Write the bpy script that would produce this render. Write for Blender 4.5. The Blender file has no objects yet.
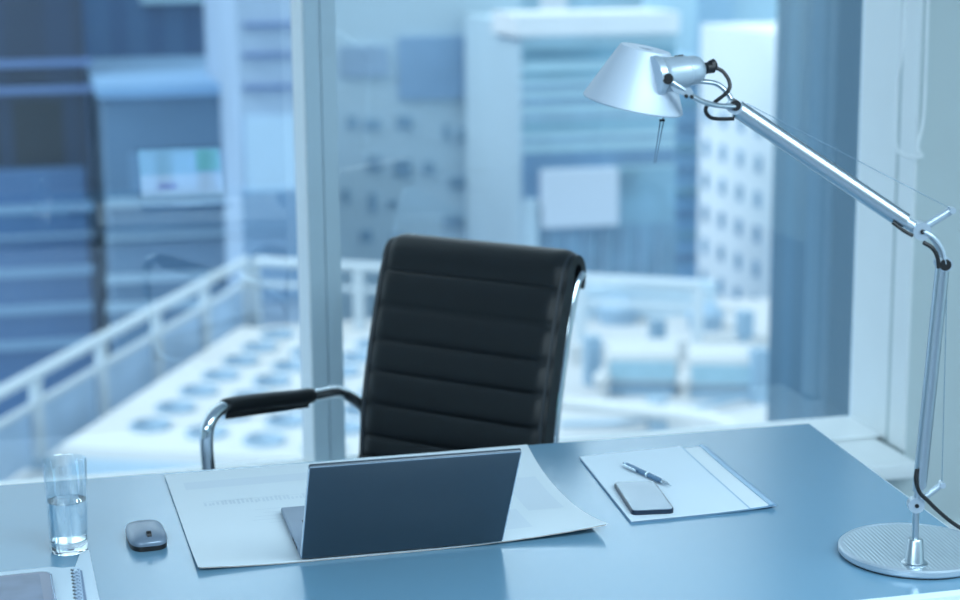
import bpy, bmesh, math, random
from math import sin, cos, pi, radians, sqrt, atan2
from mathutils import Vector, Matrix
random.seed(7)
V = Vector
C = bpy.context.scene.collection
SC = bpy.context.scene

# ------------------------------------------------------------------ camera
CAM_Z = 1.72
cd = bpy.data.cameras.new('camera'); cam = bpy.data.objects.new('camera', cd); C.objects.link(cam)
cam.matrix_world = (Matrix.Translation((0, 0, CAM_Z)) @ Matrix.Rotation(radians(-14), 4, 'Z')
                    @ Matrix.Rotation(radians(90 - 11.5), 4, 'X') @ Matrix.Rotation(radians(-.45), 4, 'Z'))
cd.sensor_width = 36; cd.lens = 1800 / 960 * 36
cd.clip_start = .05; cd.clip_end = 2000
cd.dof.use_dof = True; cd.dof.focus_distance = 2.95; cd.dof.aperture_fstop = 3.1
cd.dof.aperture_blades = 9
SC.camera = cam

# ------------------------------------------------------------------ light
w = bpy.data.worlds.new('overcast_sky'); SC.world = w; w.use_nodes = True
nt = w.node_tree; bg = nt.nodes['Background']
tc = nt.nodes.new('ShaderNodeTexCoord'); sp = nt.nodes.new('ShaderNodeSeparateXYZ')
cr = nt.nodes.new('ShaderNodeValToRGB')
cr.color_ramp.elements[0].position = .45; cr.color_ramp.elements[0].color = (.53, .77, .92, 1)
cr.color_ramp.elements[1].position = .62; cr.color_ramp.elements[1].color = (.76, .93, 1.0, 1)
mp = nt.nodes.new('ShaderNodeMath'); mp.operation = 'MULTIPLY_ADD'; mp.inputs[1].default_value = .5; mp.inputs[2].default_value = .5
nt.links.new(tc.outputs['Generated'], sp.inputs[0]); nt.links.new(sp.outputs['Z'], mp.inputs[0])
nt.links.new(mp.outputs[0], cr.inputs[0]); nt.links.new(cr.outputs[0], bg.inputs[0])
bg.inputs[1].default_value = 1.52
sd = bpy.data.lights.new('sun', 'SUN'); sd.energy = 2.6; sd.angle = radians(20); sd.color = (.88, .97, 1)
sun = bpy.data.objects.new('sun', sd); C.objects.link(sun)
sun.rotation_euler = V((.64, .13, -.74)).to_track_quat('-Z', 'Y').to_euler()
for (ax, ay, sx, sy, en) in ((-2.2, -1.2, 3.2, 1.6, 210), (1.9, .4, 3.0, 1.4, 170)):  # unseen area lights added below the ceiling as front fill for the interior
    ld = bpy.data.lights.new('ceiling_fill_light', 'AREA'); ld.shape = 'RECTANGLE'; ld.size = sx; ld.size_y = sy
    ld.energy = en; ld.color = (.70, .90, 1)
    lo = bpy.data.objects.new('ceiling_fill_light', ld); C.objects.link(lo); lo.location = (ax, ay, 2.86)
SC.view_settings.view_transform = 'Standard'; SC.view_settings.look = 'None'
SC.view_settings.gamma = 1; SC.view_settings.use_curve_mapping = False
SC.view_settings.exposure = 0.0

# ------------------------------------------------------------------ helpers
def lin(c):
    return tuple((x / 255 / 12.92 if x / 255 <= .04045 else ((x / 255 + .055) / 1.055) ** 2.4) for x in c)
MATS = {}
OUT = [0]; PALE = [0]      # share of white mixed into the outside colours, standing in for haze
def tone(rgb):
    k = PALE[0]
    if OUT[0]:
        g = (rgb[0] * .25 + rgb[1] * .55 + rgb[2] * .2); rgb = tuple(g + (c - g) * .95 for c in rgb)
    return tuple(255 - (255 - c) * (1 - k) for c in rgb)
def mat(name, rgb, rough=.5, metal=0, var=.06, scale=6, bump=0, spec=None, emit=0, ior=None, coat=0, aniso=0):
    """procedural principled material: base colour gently varied by noise, optional bump"""
    if name in MATS: return MATS[name]
    m = bpy.data.materials.new(name); m.use_nodes = True; n = m.node_tree; b = n.nodes['Principled BSDF']
    c = lin(tone(rgb))
    tcn = n.nodes.new('ShaderNodeTexCoord'); no = n.nodes.new('ShaderNodeTexNoise'); no.inputs['Scale'].default_value = scale
    no.inputs['Detail'].default_value = 3
    n.links.new(tcn.outputs['Object'], no.inputs['Vector'])
    r = n.nodes.new('ShaderNodeValToRGB'); r.color_ramp.elements[0].position = .3; r.color_ramp.elements[1].position = .7
    r.color_ramp.elements[0].color = tuple(x * (1 - var) for x in c) + (1,)
    r.color_ramp.elements[1].color = tuple(min(1, x * (1 + var)) for x in c) + (1,)
    n.links.new(no.outputs[0], r.inputs[0]); n.links.new(r.outputs[0], b.inputs['Base Color'])
    b.inputs['Roughness'].default_value = rough; b.inputs['Metallic'].default_value = metal
    if ior: b.inputs['IOR'].default_value = ior
    if spec is not None: b.inputs['Specular IOR Level'].default_value = spec
    if coat: b.inputs['Coat Weight'].default_value = coat; b.inputs['Coat Roughness'].default_value = .1
    if emit:
        b.inputs['Emission Color'].default_value = c + (1,); b.inputs['Emission Strength'].default_value = emit
    if bump:
        bm_ = n.nodes.new('ShaderNodeBump'); bm_.inputs['Strength'].default_value = bump; bm_.inputs['Distance'].default_value = .002
        n2 = n.nodes.new('ShaderNodeTexNoise'); n2.inputs['Scale'].default_value = scale * 30; n.links.new(tcn.outputs['Object'], n2.inputs['Vector'])
        n.links.new(n2.outputs[0], bm_.inputs['Height']); n.links.new(bm_.outputs[0], b.inputs['Normal'])
    MATS[name] = m; return m

def stripes(name, ca, cb, axis, period, duty=.5, rough=.5, metal=0, bump=0, spec=None):
    """two-colour bands along an object axis"""
    if name in MATS: return MATS[name]
    m = bpy.data.materials.new(name); m.use_nodes = True; n = m.node_tree; b = n.nodes['Principled BSDF']
    tcn = n.nodes.new('ShaderNodeTexCoord'); s = n.nodes.new('ShaderNodeSeparateXYZ'); n.links.new(tcn.outputs['Object'], s.inputs[0])
    d = n.nodes.new('ShaderNodeMath'); d.operation = 'DIVIDE'; d.inputs[1].default_value = period; n.links.new(s.outputs[axis], d.inputs[0])
    f = n.nodes.new('ShaderNodeMath'); f.operation = 'FRACT'; n.links.new(d.outputs[0], f.inputs[0])
    g = n.nodes.new('ShaderNodeMath'); g.operation = 'GREATER_THAN'; g.inputs[1].default_value = duty; n.links.new(f.outputs[0], g.inputs[0])
    mx = n.nodes.new('ShaderNodeMix'); mx.data_type = 'RGBA'; n.links.new(g.outputs[0], mx.inputs[0])
    mx.inputs[6].default_value = lin(tone(ca)) + (1,); mx.inputs[7].default_value = lin(tone(cb)) + (1,)
    n.links.new(mx.outputs[2], b.inputs['Base Color'])
    b.inputs['Roughness'].default_value = rough; b.inputs['Metallic'].default_value = metal
    if spec is not None: b.inputs['Specular IOR Level'].default_value = spec
    MATS[name] = m; return m

def window_glass(name, base, tint=(1, 1, 1)):
    if name in MATS: return MATS[name]
    m = bpy.data.materials.new(name); m.use_nodes = True; n = m.node_tree
    for x in list(n.nodes): n.nodes.remove(x)
    out = n.nodes.new('ShaderNodeOutputMaterial'); mx = n.nodes.new('ShaderNodeMixShader')
    t = n.nodes.new('ShaderNodeBsdfTransparent'); t.inputs[0].default_value = tint + (1,)
    g = n.nodes.new('ShaderNodeBsdfGlossy'); g.inputs['Roughness'].default_value = .0; g.inputs[0].default_value = (.93, .97, 1, 1)
    lw = n.nodes.new('ShaderNodeLayerWeight'); lw.inputs[0].default_value = .5
    p = n.nodes.new('ShaderNodeMath'); p.operation = 'POWER'; p.inputs[1].default_value = 4.5; n.links.new(lw.outputs['Facing'], p.inputs[0])
    a = n.nodes.new('ShaderNodeMath'); a.operation = 'MULTIPLY_ADD'; a.inputs[1].default_value = 1 - base; a.inputs[2].default_value = base
    n.links.new(p.outputs[0], a.inputs[0]); n.links.new(a.outputs[0], mx.inputs[0])
    n.links.new(t.outputs[0], mx.inputs[1]); n.links.new(g.outputs[0], mx.inputs[2]); n.links.new(mx.outputs[0], out.inputs[0])
    MATS[name] = m; return m

def frame_of(d):
    d = V(d).normalized(); up = V((0, 0, 1)) if abs(d.z) < .95 else V((1, 0, 0))
    a = d.cross(up).normalized(); return a, d.cross(a).normalized()

class MB:
    def __init__(s): s.bm = bmesh.new()
    def poly(s, pts): return s.bm.faces.new([s.bm.verts.new(V(p)) for p in pts])
    def box(s, c, size, ax=None, bev=0):
        """ax = (X, Y, Z) unit vectors"""
        X, Y, Z = ax or (V((1, 0, 0)), V((0, 1, 0)), V((0, 0, 1)))
        c = V(c); h = [x / 2 for x in size]; vs = []
        for i in (-1, 1):
            for j in (-1, 1):
                for k in (-1, 1): vs.append(s.bm.verts.new(c + X * (i * h[0]) + Y * (j * h[1]) + Z * (k * h[2])))
        fs = [s.bm.faces.new([vs[i] for i in q]) for q in ((0, 1, 3, 2), (4, 6, 7, 5), (0, 4, 5, 1), (2, 3, 7, 6), (0, 2, 6, 4), (1, 5, 7, 3))]
        if bev:
            es = list({e for f in fs for e in f.edges})
            bmesh.ops.bevel(s.bm, geom=es, offset=bev, segments=3, affect='EDGES', profile=.5)
        return s
    def b2(s, lo, hi, bev=0):
        lo, hi = V(lo), V(hi); return s.box((lo + hi) / 2, hi - lo, bev=bev)
    def prism(s, pts, z0, z1, bev=0):
        a = [s.bm.verts.new((p[0], p[1], z0)) for p in pts]; b = [s.bm.verts.new((p[0], p[1], z1)) for p in pts]
        n = len(pts); fs = [s.bm.faces.new(a[::-1]), s.bm.faces.new(b)]
        for i in range(n): fs.append(s.bm.faces.new([a[i], a[(i + 1) % n], b[(i + 1) % n], b[i]]))
        if bev:
            es = [e for e in fs[1].edges]
            bmesh.ops.bevel(s.bm, geom=es, offset=bev, segments=3, affect='EDGES', profile=.5)
        return s
    def tube(s, pts, r, n=14, cap=True, flat=1, rs=None):
        pts = [V(p) for p in pts]; rings = []
        a0 = None
        for i, p in enumerate(pts):
            d = (pts[min(i + 1, len(pts) - 1)] - pts[max(i - 1, 0)])
            if d.length < 1e-9: d = V((0, 0, 1))
            d.normalize()
            if a0 is None: a, b = frame_of(d)
            else:
                a = (a0 - d * a0.dot(d)).normalized(); b = d.cross(a)
            a0 = a; rr = rs[i] if rs else r
            rings.append([s.bm.verts.new(p + a * (rr * cos(2 * pi * k / n)) + b * (rr * flat * sin(2 * pi * k / n))) for k in range(n)])
        for q in range(len(rings) - 1):
            for k in range(n):
                s.bm.faces.new([rings[q][k], rings[q][(k + 1) % n], rings[q + 1][(k + 1) % n], rings[q + 1][k]])
        if cap: s.bm.faces.new(rings[0][::-1]); s.bm.faces.new(rings[-1])
        return s
    def cyl(s, p, q, r, r2=None, n=24):
        return s.tube([p, q], r, n, rs=[r, r if r2 is None else r2])
    def lathe(s, prof, o=(0, 0, 0), axis=(0, 0, 1), n=48, closed=False):
        """prof: (radius, height) along axis from o"""
        o = V(o); z = V(axis).normalized(); a, b = frame_of(z); rings = []
        for (r, h) in prof:
            if r < 1e-6: rings.append([s.bm.verts.new(o + z * h)])
            else: rings.append([s.bm.verts.new(o + z * h + a * (r * cos(2 * pi * k / n)) + b * (r * sin(2 * pi * k / n))) for k in range(n)])
        if closed: rings.append(rings[0])
        for q in range(len(rings) - 1):
            A, B = rings[q], rings[q + 1]
            for k in range(n):
                k2 = (k + 1) % n
                if len(A) == 1 and len(B) == 1: continue
                if len(A) == 1: s.bm.faces.new([A[0], B[k2], B[k]])
                elif len(B) == 1: s.bm.faces.new([A[k], A[k2], B[0]])
                else: s.bm.faces.new([A[k], A[k2], B[k2], B[k]])
        return s
    def sphere(s, c, r, sc=(1, 1, 1), n=20):
        c = V(c); res = bmesh.ops.create_uvsphere(s.bm, u_segments=n, v_segments=n // 2, radius=r)
        for v in res['verts']: v.co = V((v.co.x * sc[0], v.co.y * sc[1], v.co.z * sc[2])) + c
        return s
    def build(s, name, m, parent=None, o=None, smooth=35):
        bm = s.bm
        if o is not None: bmesh.ops.translate(bm, vec=-V(o), verts=bm.verts)
        bmesh.ops.recalc_face_normals(bm, faces=bm.faces)
        if smooth:
            for f in bm.faces: f.smooth = True
            for e in bm.edges:
                if len(e.link_faces) == 2 and e.calc_face_angle(0) > radians(smooth): e.smooth = False
        me = bpy.data.meshes.new(name); bm.to_mesh(me); bm.free(); me.materials.append(m)
        ob = bpy.data.objects.new(name, me); C.objects.link(ob)
        if parent: ob.parent = parent
        elif o is not None: ob.location = V(o)
        return ob

def thing(name, label, cat, loc, rotz=0, group=None):
    o = bpy.data.objects.new(name, None); C.objects.link(o); o.location = loc; o.rotation_euler = (0, 0, rotz)
    o.empty_display_size = .1
    o['label'] = label; o['category'] = cat
    if group: o['group'] = group
    return o
def tag(o, label, cat, group=None):
    o['label'] = label; o['category'] = cat
    if group: o['group'] = group
    return o
def struct(o, label=None):
    o['kind'] = 'structure'
    if label: o['label'] = label
    return o
def bez(pts, n=8):
    """Catmull-Rom through points"""
    P = [V(p) for p in pts]; P = [P[0] * 2 - P[1]] + P + [P[-1] * 2 - P[-2]]; out = []
    for i in range(1, len(P) - 2):
        a, b, c, d = P[i - 1:i + 3]
        for k in range(n):
            t = k / n
            out.append(.5 * ((2 * b) + (c - a) * t + (2 * a - 5 * b + 4 * c - d) * t * t + (3 * b - a - 3 * c + d) * t ** 3))
    out.append(P[-2]); return out

# a sight line through the photograph, met with a real plane: gives metric places for far buildings
RM = cam.matrix_world.to_3x3()
def ray(u, v): return RM @ V(((u - 480) / 1800, -(v - 300) / 1800, -1))
def at_z(u, v, z):
    d = ray(u, v); return V((0, 0, CAM_Z)) + d * ((z - CAM_Z) / d.z)
def at_y(u, v, y):
    d = ray(u, v); return V((0, 0, CAM_Z)) + d * (y / d.y)
def at_x(u, v, x):
    d = ray(u, v); return V((0, 0, CAM_Z)) + d * (x / d.x)

# ------------------------------------------------------------------ materials
M_wall = mat('wall_paint', (196, 210, 212), .75, var=.02, scale=3, bump=.05)
M_frame = mat('window_frame_paint', (236, 242, 244), .4, var=.015)
M_mull = mat('mullion_anodised', (178, 200, 212), .42, metal=.25, var=.02)
M_floor = mat('carpet_tile', (128, 140, 154), .9, var=.12, scale=40, bump=.3)
M_ceil = mat('ceiling_paint', (222, 226, 230), .8, var=.02)
M_glass = window_glass('window_glass', .085, (.93, .97, 1))

# ------------------------------------------------------------------ room shell
GY = 4.70      # glass plane
WY = 4.365     # room face of the window wall
HEAD = 2.75; SILL = .313; JX = 2.295
struct(MB().b2((-6, -3.6, -.12), (4.2, 4.712, 0)).build('floor', M_floor, smooth=0))
struct(MB().b2((-6, -3.6, 2.9), (4.2, 4.712, 3.02)).build('ceiling', M_ceil, smooth=0))
struct(MB().b2((-6.12, -3.6, 0), (-6, 4.712, 2.9)).build('wall_left', M_wall, smooth=0))
struct(MB().b2((-6.12, -3.72, 0), (4.32, -3.6, 2.9)).build('wall_back', mat('wall_back_paint', (136, 150, 164), .8, var=.03), smooth=0))
struct(MB().b2((4.2, -3.6, 0), (4.32, 4.712, 2.9)).build('wall_right', M_wall, smooth=0))
wf = MB()
wf.b2((JX, WY, 0), (4.2, 4.712, 2.9)); wf.b2((-6, WY, 0), (JX, 4.712, SILL - .045)); wf.b2((-6, WY, HEAD), (JX, 4.712, 2.9))
struct(wf.build('wall_front', M_wall, smooth=0))
s = MB(); s.b2((-6, 4.25, SILL - .045), (JX - .02, 4.70, SILL - .002), bev=.004)
struct(s.build('trim_1', M_frame), 'pale window sill board along the foot of the windows')
# groove strip between the outer frame and the reveal
bands = [-6.0, -3.0, .676, JX]
for i in range(3):
    x0 = bands[i] + (.078 if i else 0); x1 = bands[i + 1]
    root = bpy.data.objects.new('window_%d' % (i + 1), None); C.objects.link(root); root.location = (x0, GY, SILL)
    struct(root, ['clear window pane far left of the dividing mullion', 'large window left of the pale mullion', 'window between the pale mullion and the right reveal'][i])
    f = MB(); t = .035
    if i == 2:
        f.b2((x1 - .003, 4.478, SILL), (x1 + .0, 4.711, HEAD)); f.b2((x1 - .006, 4.362, SILL - .002), (x1, 4.452, HEAD))
    f.b2((x0, 4.685, SILL), (x0 + .008, 4.711, HEAD))
    f.b2((x0, 4.50, SILL), (x1, 4.711, SILL + .008)); f.b2((x0, 4.60, HEAD - .04), (x1, 4.711, HEAD))
    f.build('window_frame', M_frame, root, root.location)
    g = MB(); g.b2((x0, GY, SILL + .004), (x1 - .004, GY + .006, HEAD - .02))
    g.build('window_pane', M_glass, root, root.location, smooth=0)
for i, x in enumerate((-3.0, .676)):
    mu = MB(); mu.b2((x, 4.505, SILL), (x + .0385, 4.711, HEAD)); mu.b2((x + .0385, 4.511, SILL), (x + .0415, 4.711, HEAD))
    mu.b2((x + .0415, 4.505, SILL), (x + .080, 4.711, HEAD))
    struct(mu.build('trim_%d' % (i + 2), M_mull, smooth=0), ['vertical window mullion at the far left', 'pale blue grey vertical mullion behind the office chair'][i])
    mu = MB(); mu.b2((x - .004, 4.512, SILL), (x + .0002, 4.70, HEAD))
    struct(mu.build('trim_%d' % (i + 4), M_frame, smooth=0))
bb = MB(); bb.b2((JX + .0, WY - .012, 0), (4.2, WY, .09)); struct(bb.build('baseboard_front', M_frame, smooth=0))

# ------------------------------------------------------------------ city outside
def facade(name, p0, p1, depth, z0, z1, m, label, cat='building', group=None):
    """building whose face runs from p0 to p1 (x,y); returns root and its axes"""
    p0, p1 = V((p0[0], p0[1], 0)), V((p1[0], p1[1], 0)); X = (p1 - p0).normalized(); L = (p1 - p0).length
    Y = V((-X.y, X.x, 0))
    root = thing(name, label, cat, (p0.x, p0.y, z0), atan2(X.y, X.x), group)
    b = MB(); b.b2((0, 0, 0), (L, depth, z1 - z0)); b.build('walls', m, root, smooth=0)
    return root, L, z1 - z0
def panel(root, name, x0, x1, z0, z1, m, out=.12, inn=.05, label=None):
    o = MB().b2((x0, -out, z0), (x1, inn, z1)).build(name, m, root, smooth=0)
    if label: o['label'] = label
    return o
GZ = -48
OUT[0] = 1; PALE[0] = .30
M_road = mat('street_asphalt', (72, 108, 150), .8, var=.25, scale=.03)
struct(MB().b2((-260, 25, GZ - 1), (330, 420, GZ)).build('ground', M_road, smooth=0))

PALE[0] = 0
M_navy = stripes('navy_cladding', (10, 30, 60), (14, 40, 74), 0, 3.2, .6, rough=.35)
M_blueg = stripes('blue_cladding', (48, 88, 134), (58, 100, 146), 0, 2.4, .5, .5)
M_fas = stripes('blue_panel_facade', (34, 76, 100), (42, 86, 112), 1, .45, .6, .35)
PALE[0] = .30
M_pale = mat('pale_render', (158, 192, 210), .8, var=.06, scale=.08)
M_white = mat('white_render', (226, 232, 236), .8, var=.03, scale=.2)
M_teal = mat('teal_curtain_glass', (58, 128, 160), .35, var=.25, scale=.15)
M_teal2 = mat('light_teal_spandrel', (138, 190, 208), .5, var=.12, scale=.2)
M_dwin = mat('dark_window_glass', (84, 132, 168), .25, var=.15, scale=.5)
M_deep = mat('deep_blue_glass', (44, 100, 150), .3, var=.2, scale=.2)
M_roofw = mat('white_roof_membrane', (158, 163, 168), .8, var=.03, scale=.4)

def face(Y, u0, u1, vtop, name, m, label, depth=20, u_mid_v=200, z0=GZ):
    """building parallel to the window, between two sight lines, top at sight line vtop"""
    a = at_y(u0, u_mid_v, Y); b = at_y(u1, u_mid_v, Y); t = at_y((u0 + u1) / 2, vtop, Y)
    return facade(name, (a.x, Y), (b.x, Y), depth, z0, t.z, m, label) + (a.x,)
def fz(Y, u, v): return at_y(u, v, Y).z - GZ
def fx(Y, u, v, x0): return at_y(u, v, Y).x - x0
def pp(rt, Y, x0, name, u0, u1, v0, v1, m, out=.15, label=None):
    um = (u0 + u1) / 2; vm = (v0 + v1) / 2
    return panel(rt, name, fx(Y, u0, vm, x0), fx(Y, u1, vm, x0), fz(Y, um, v1), fz(Y, um, v0), m, out, label=label)

# tall navy tower, upper left
PALE[0] = 0
Y = 92; r, L, Hh, x0 = face(Y, -260, 92, -230, 'office_tower', M_navy, 'tall dark navy tower at the upper left', z0=GZ)
M_ledge = mat('lilac_ledge', (96, 124, 172), .6)
for v in (66, 93): pp(r, Y, x0, 'ledge', -255, 92, v - 4, v + 3, M_ledge, .6)
pp(r, Y, x0, 'podium', -260, 92, 172, 480, mat('podium_blue', (66, 104, 148), .6, var=.2, scale=.1), 1.5)
for v in (205, 236, 268, 305, 340): pp(r, Y, x0, 'podium_band', -260, 92, v, v + (3 if v == 236 else 9), mat('podium_band', (120, 156, 186), .6), 1.7)
for i in range(5): pp(r, Y, x0, 'window_band', -250 + i * 66, -200 + i * 66, 100, 165, mat('dark_bay', (0, 4, 14), .4, var=.2, scale=.4), .1)
# mid-blue block beside it
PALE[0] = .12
Y = 120; r, L, Hh, x0 = face(Y, 80, 243, -230, 'office_block', M_blueg, 'mid blue slab block beside the navy tower')
pp(r, Y, x0, 'sign_panel', 140, 215, -10, 3, mat('pale_sign', (150, 196, 222), .5), .4)
pp(r, Y, x0, 'lower_band', 92, 243, 140, 230, mat('blue_band', (70, 110, 158), .6, var=.15, scale=.1), .4)
# low block with a light roof seen from above
Y = 84; a = at_y(104, 100, Y); b = at_y(243, 100, Y); t = at_y(160, 96, Y)
r, L, Hh = facade('low_block', (a.x, Y), (b.x, Y), 20, GZ, t.z, mat('low_block_blue', (62, 100, 134), .7, var=.15, scale=.12), 'lower blue block with a pale flat roof')
o = MB().b2((-.3, -.3, Hh), (L + .3, 20, Hh + .5)).build('roof', mat('light_blue_roof', (104, 152, 196), .7, var=.1, scale=.1), r, smooth=0)
for v in (196, 234, 272, 300): pp(r, Y, a.x, 'ledge_band', 106, 243, v, v + (3 if v == 234 else 8), mat('low_band', (136, 168, 190), .7), .25)
for i in range(4): MB().b2((1.0 + i * 1.9, -.15, Hh - 4.4), (2.2 + i * 1.9, .05, Hh - 2.6)).build('window', M_deep, r, smooth=0)
# beige-blue column block left of the mullion
Y = 76; r, L, Hh, x0 = face(Y, 243, 318, -230, 'column_block', mat('beige_blue_cladding', (142, 168, 196), .8, var=.08, scale=.2), 'narrow pale building just left of the mullion', depth=14)
pp(r, Y, x0, 'light_panel', 246, 318, 115, 190, mat('lighter_panel', (166, 200, 228), .7), .2)
pp(r, Y, x0, 'lower_panel', 243, 318, 190, 300, mat('mid_blue_panel', (92, 132, 172), .7, var=.1, scale=.2), .25)
for v in (22, 52, 84): pp(r, Y, x0, 'string_course', 243, 318, v, v + 4, M_ledge, .3)
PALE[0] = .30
# wide pale building A
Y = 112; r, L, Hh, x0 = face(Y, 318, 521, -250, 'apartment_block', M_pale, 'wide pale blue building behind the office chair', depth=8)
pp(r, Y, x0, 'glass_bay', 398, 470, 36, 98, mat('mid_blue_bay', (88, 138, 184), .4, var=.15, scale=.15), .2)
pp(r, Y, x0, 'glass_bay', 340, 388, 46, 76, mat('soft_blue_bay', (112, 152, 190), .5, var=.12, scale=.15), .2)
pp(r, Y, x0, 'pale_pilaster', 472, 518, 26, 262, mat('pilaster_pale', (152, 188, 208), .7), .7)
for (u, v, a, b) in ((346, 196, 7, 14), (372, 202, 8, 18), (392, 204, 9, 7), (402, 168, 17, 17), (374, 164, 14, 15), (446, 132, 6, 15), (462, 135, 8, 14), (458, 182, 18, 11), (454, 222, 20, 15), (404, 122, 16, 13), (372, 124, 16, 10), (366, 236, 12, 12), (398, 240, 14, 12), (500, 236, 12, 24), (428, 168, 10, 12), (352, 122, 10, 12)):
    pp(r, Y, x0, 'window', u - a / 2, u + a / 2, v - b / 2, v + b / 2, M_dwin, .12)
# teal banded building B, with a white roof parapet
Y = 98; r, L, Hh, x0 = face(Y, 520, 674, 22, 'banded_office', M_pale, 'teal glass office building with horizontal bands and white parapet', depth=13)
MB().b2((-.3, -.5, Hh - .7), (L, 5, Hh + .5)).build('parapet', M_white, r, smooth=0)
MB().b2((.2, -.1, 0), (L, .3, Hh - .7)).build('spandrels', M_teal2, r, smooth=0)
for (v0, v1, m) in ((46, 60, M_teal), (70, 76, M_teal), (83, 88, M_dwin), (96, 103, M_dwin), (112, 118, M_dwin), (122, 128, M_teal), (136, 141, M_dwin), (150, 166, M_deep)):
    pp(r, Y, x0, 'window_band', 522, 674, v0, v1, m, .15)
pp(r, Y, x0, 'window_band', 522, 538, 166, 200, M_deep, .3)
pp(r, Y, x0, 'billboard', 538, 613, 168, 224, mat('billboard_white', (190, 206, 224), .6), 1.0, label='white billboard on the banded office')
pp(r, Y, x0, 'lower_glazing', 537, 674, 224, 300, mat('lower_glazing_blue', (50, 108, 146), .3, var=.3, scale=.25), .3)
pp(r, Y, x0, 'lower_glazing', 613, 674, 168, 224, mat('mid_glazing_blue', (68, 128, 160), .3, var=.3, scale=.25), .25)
pp(r, Y, x0, 'pier', 523, 534, 198, 280, M_pale, .8)
for i in range(7): pp(r, Y, x0, 'fin', 546 + i * 18, 548.5 + i * 18, 228, 280, M_dwin, .5)
# deep blue block between
Y = 138; r, L, Hh, x0 = face(Y, 640, 716, 60, 'glass_block', mat('block_blue', (76, 142, 190), .35, var=.15, scale=.12), 'blue glass block left of the white building', depth=18)
for i in range(9): pp(r, Y, x0, 'floor_band', 640, 716, 78 + i * 22, 85 + i * 22, M_teal if i % 2 else M_deep, .2)
# farther tower above the white building
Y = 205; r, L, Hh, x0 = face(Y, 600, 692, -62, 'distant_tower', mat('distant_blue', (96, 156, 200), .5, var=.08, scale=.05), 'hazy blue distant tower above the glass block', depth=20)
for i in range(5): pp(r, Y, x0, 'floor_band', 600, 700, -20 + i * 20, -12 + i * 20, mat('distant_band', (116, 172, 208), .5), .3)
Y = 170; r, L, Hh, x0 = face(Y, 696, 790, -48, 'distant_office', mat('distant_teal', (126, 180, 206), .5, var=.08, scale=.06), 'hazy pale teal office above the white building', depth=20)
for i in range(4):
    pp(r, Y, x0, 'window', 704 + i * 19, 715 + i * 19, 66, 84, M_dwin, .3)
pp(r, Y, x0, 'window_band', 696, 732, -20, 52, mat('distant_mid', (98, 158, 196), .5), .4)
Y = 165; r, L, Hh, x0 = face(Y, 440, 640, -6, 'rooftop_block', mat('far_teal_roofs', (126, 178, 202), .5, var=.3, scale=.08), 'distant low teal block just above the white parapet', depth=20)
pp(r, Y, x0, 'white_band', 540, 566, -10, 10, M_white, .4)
# white building D: its long side runs straight away from the window
dn = at_y(773, 200, 120); df_y = 120 * 1.125
zt = at_y(773, 62, 120).z + 2
r = thing('white_building', 'white building with a grid of small square windows', 'building', (dn.x, 120, GZ), 0)
MB().b2((0, 0, 0), (24, df_y - 120, zt - GZ)).build('walls', M_white, r, smooth=0)
for i in range(4):
    for k in range(8):
        yy = 1.9 + i * (df_y - 120 - 1.0) / 4; zz = zt - GZ - 7.6 - k * 2.62
        MB().b2((-.12, yy + .3, zz), (.1, yy + 1.35, zz + 1.2)).build('window', M_dwin, r, smooth=0)
# dark neighbouring facade right beside the window
nx = at_y(832, 200, 13).x
r = thing('neighbour_facade', 'dark blue facade seen close through the right of the window', 'building', (nx, 13, -30), 0)
MB().b2((0, 0, 0), (3.2, 1.18, 60)).build('walls', M_fas, r, smooth=0)
for i in range(3): MB().b2((.25 + i * .5, -.03, 0), (.33 + i * .5, .02, 60)).build('panel_joint', mat('joint_blue', (70, 112, 156), .5), r, smooth=0)

# roof terrace in the middle distance
TZ = -10.
pts = [(-14, 10), (-1.5, 38.6), (6.1, 53.9), (20.8, 53.9), (42, 50), (34, 10)]
struct(MB().prism(pts, TZ - 30, TZ).build('rooftop_terrace', M_roofw, smooth=0), 'white flat roof of the neighbouring building below')
# parapet screen with a handrail
M_rail = mat('rail_white', (158, 178, 192), .45, var=.03)
M_pan = mat('screen_blue', (112, 156, 198), .5, var=.1, scale=.8)
def screen(p, q, n, label, group='parapet screens round the white roof', open_=False):
    p, q = V(p), V(q); X = (q - p).normalized(); L = (q - p).length
    root = thing('parapet_railing', label, 'railing', (p.x, p.y, TZ), atan2(X.y, X.x), group)
    MB().tube([(0, 0, 2.16), (L, 0, 2.16)], .14, 10).build('handrail', M_rail, root)
    MB().b2((0, -.06, 1.42), (L, .06, 1.56)).build('lower_rail', M_rail, root, smooth=0)
    for i in range(n + 1):
        x = L * i / n; MB().b2((x - .14, -.1, 0), (x + .14, .1, 2.05)).build('post', M_rail, root, smooth=0)
        MB().b2((x - .2, -.25, 0), (x + .2, .25, .22)).build('post_foot', M_dwin, root, smooth=0)
        if i < n and not open_: MB().b2((x + .2, .1, .1), (L * (i + 1) / n - .2, .16, 1.38)).build('panel', M_pan, root, smooth=0)
screen((-4.9, 30.6, 0), (6.05, 53.3, 0), 7, 'pale handrail and blue screen rising along the left roof edge')
screen((6.28, 53.16, 0), (17.7, 46.0, 0), 4, 'pale handrail crossing behind the mullion and chair', open_=True)
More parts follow.
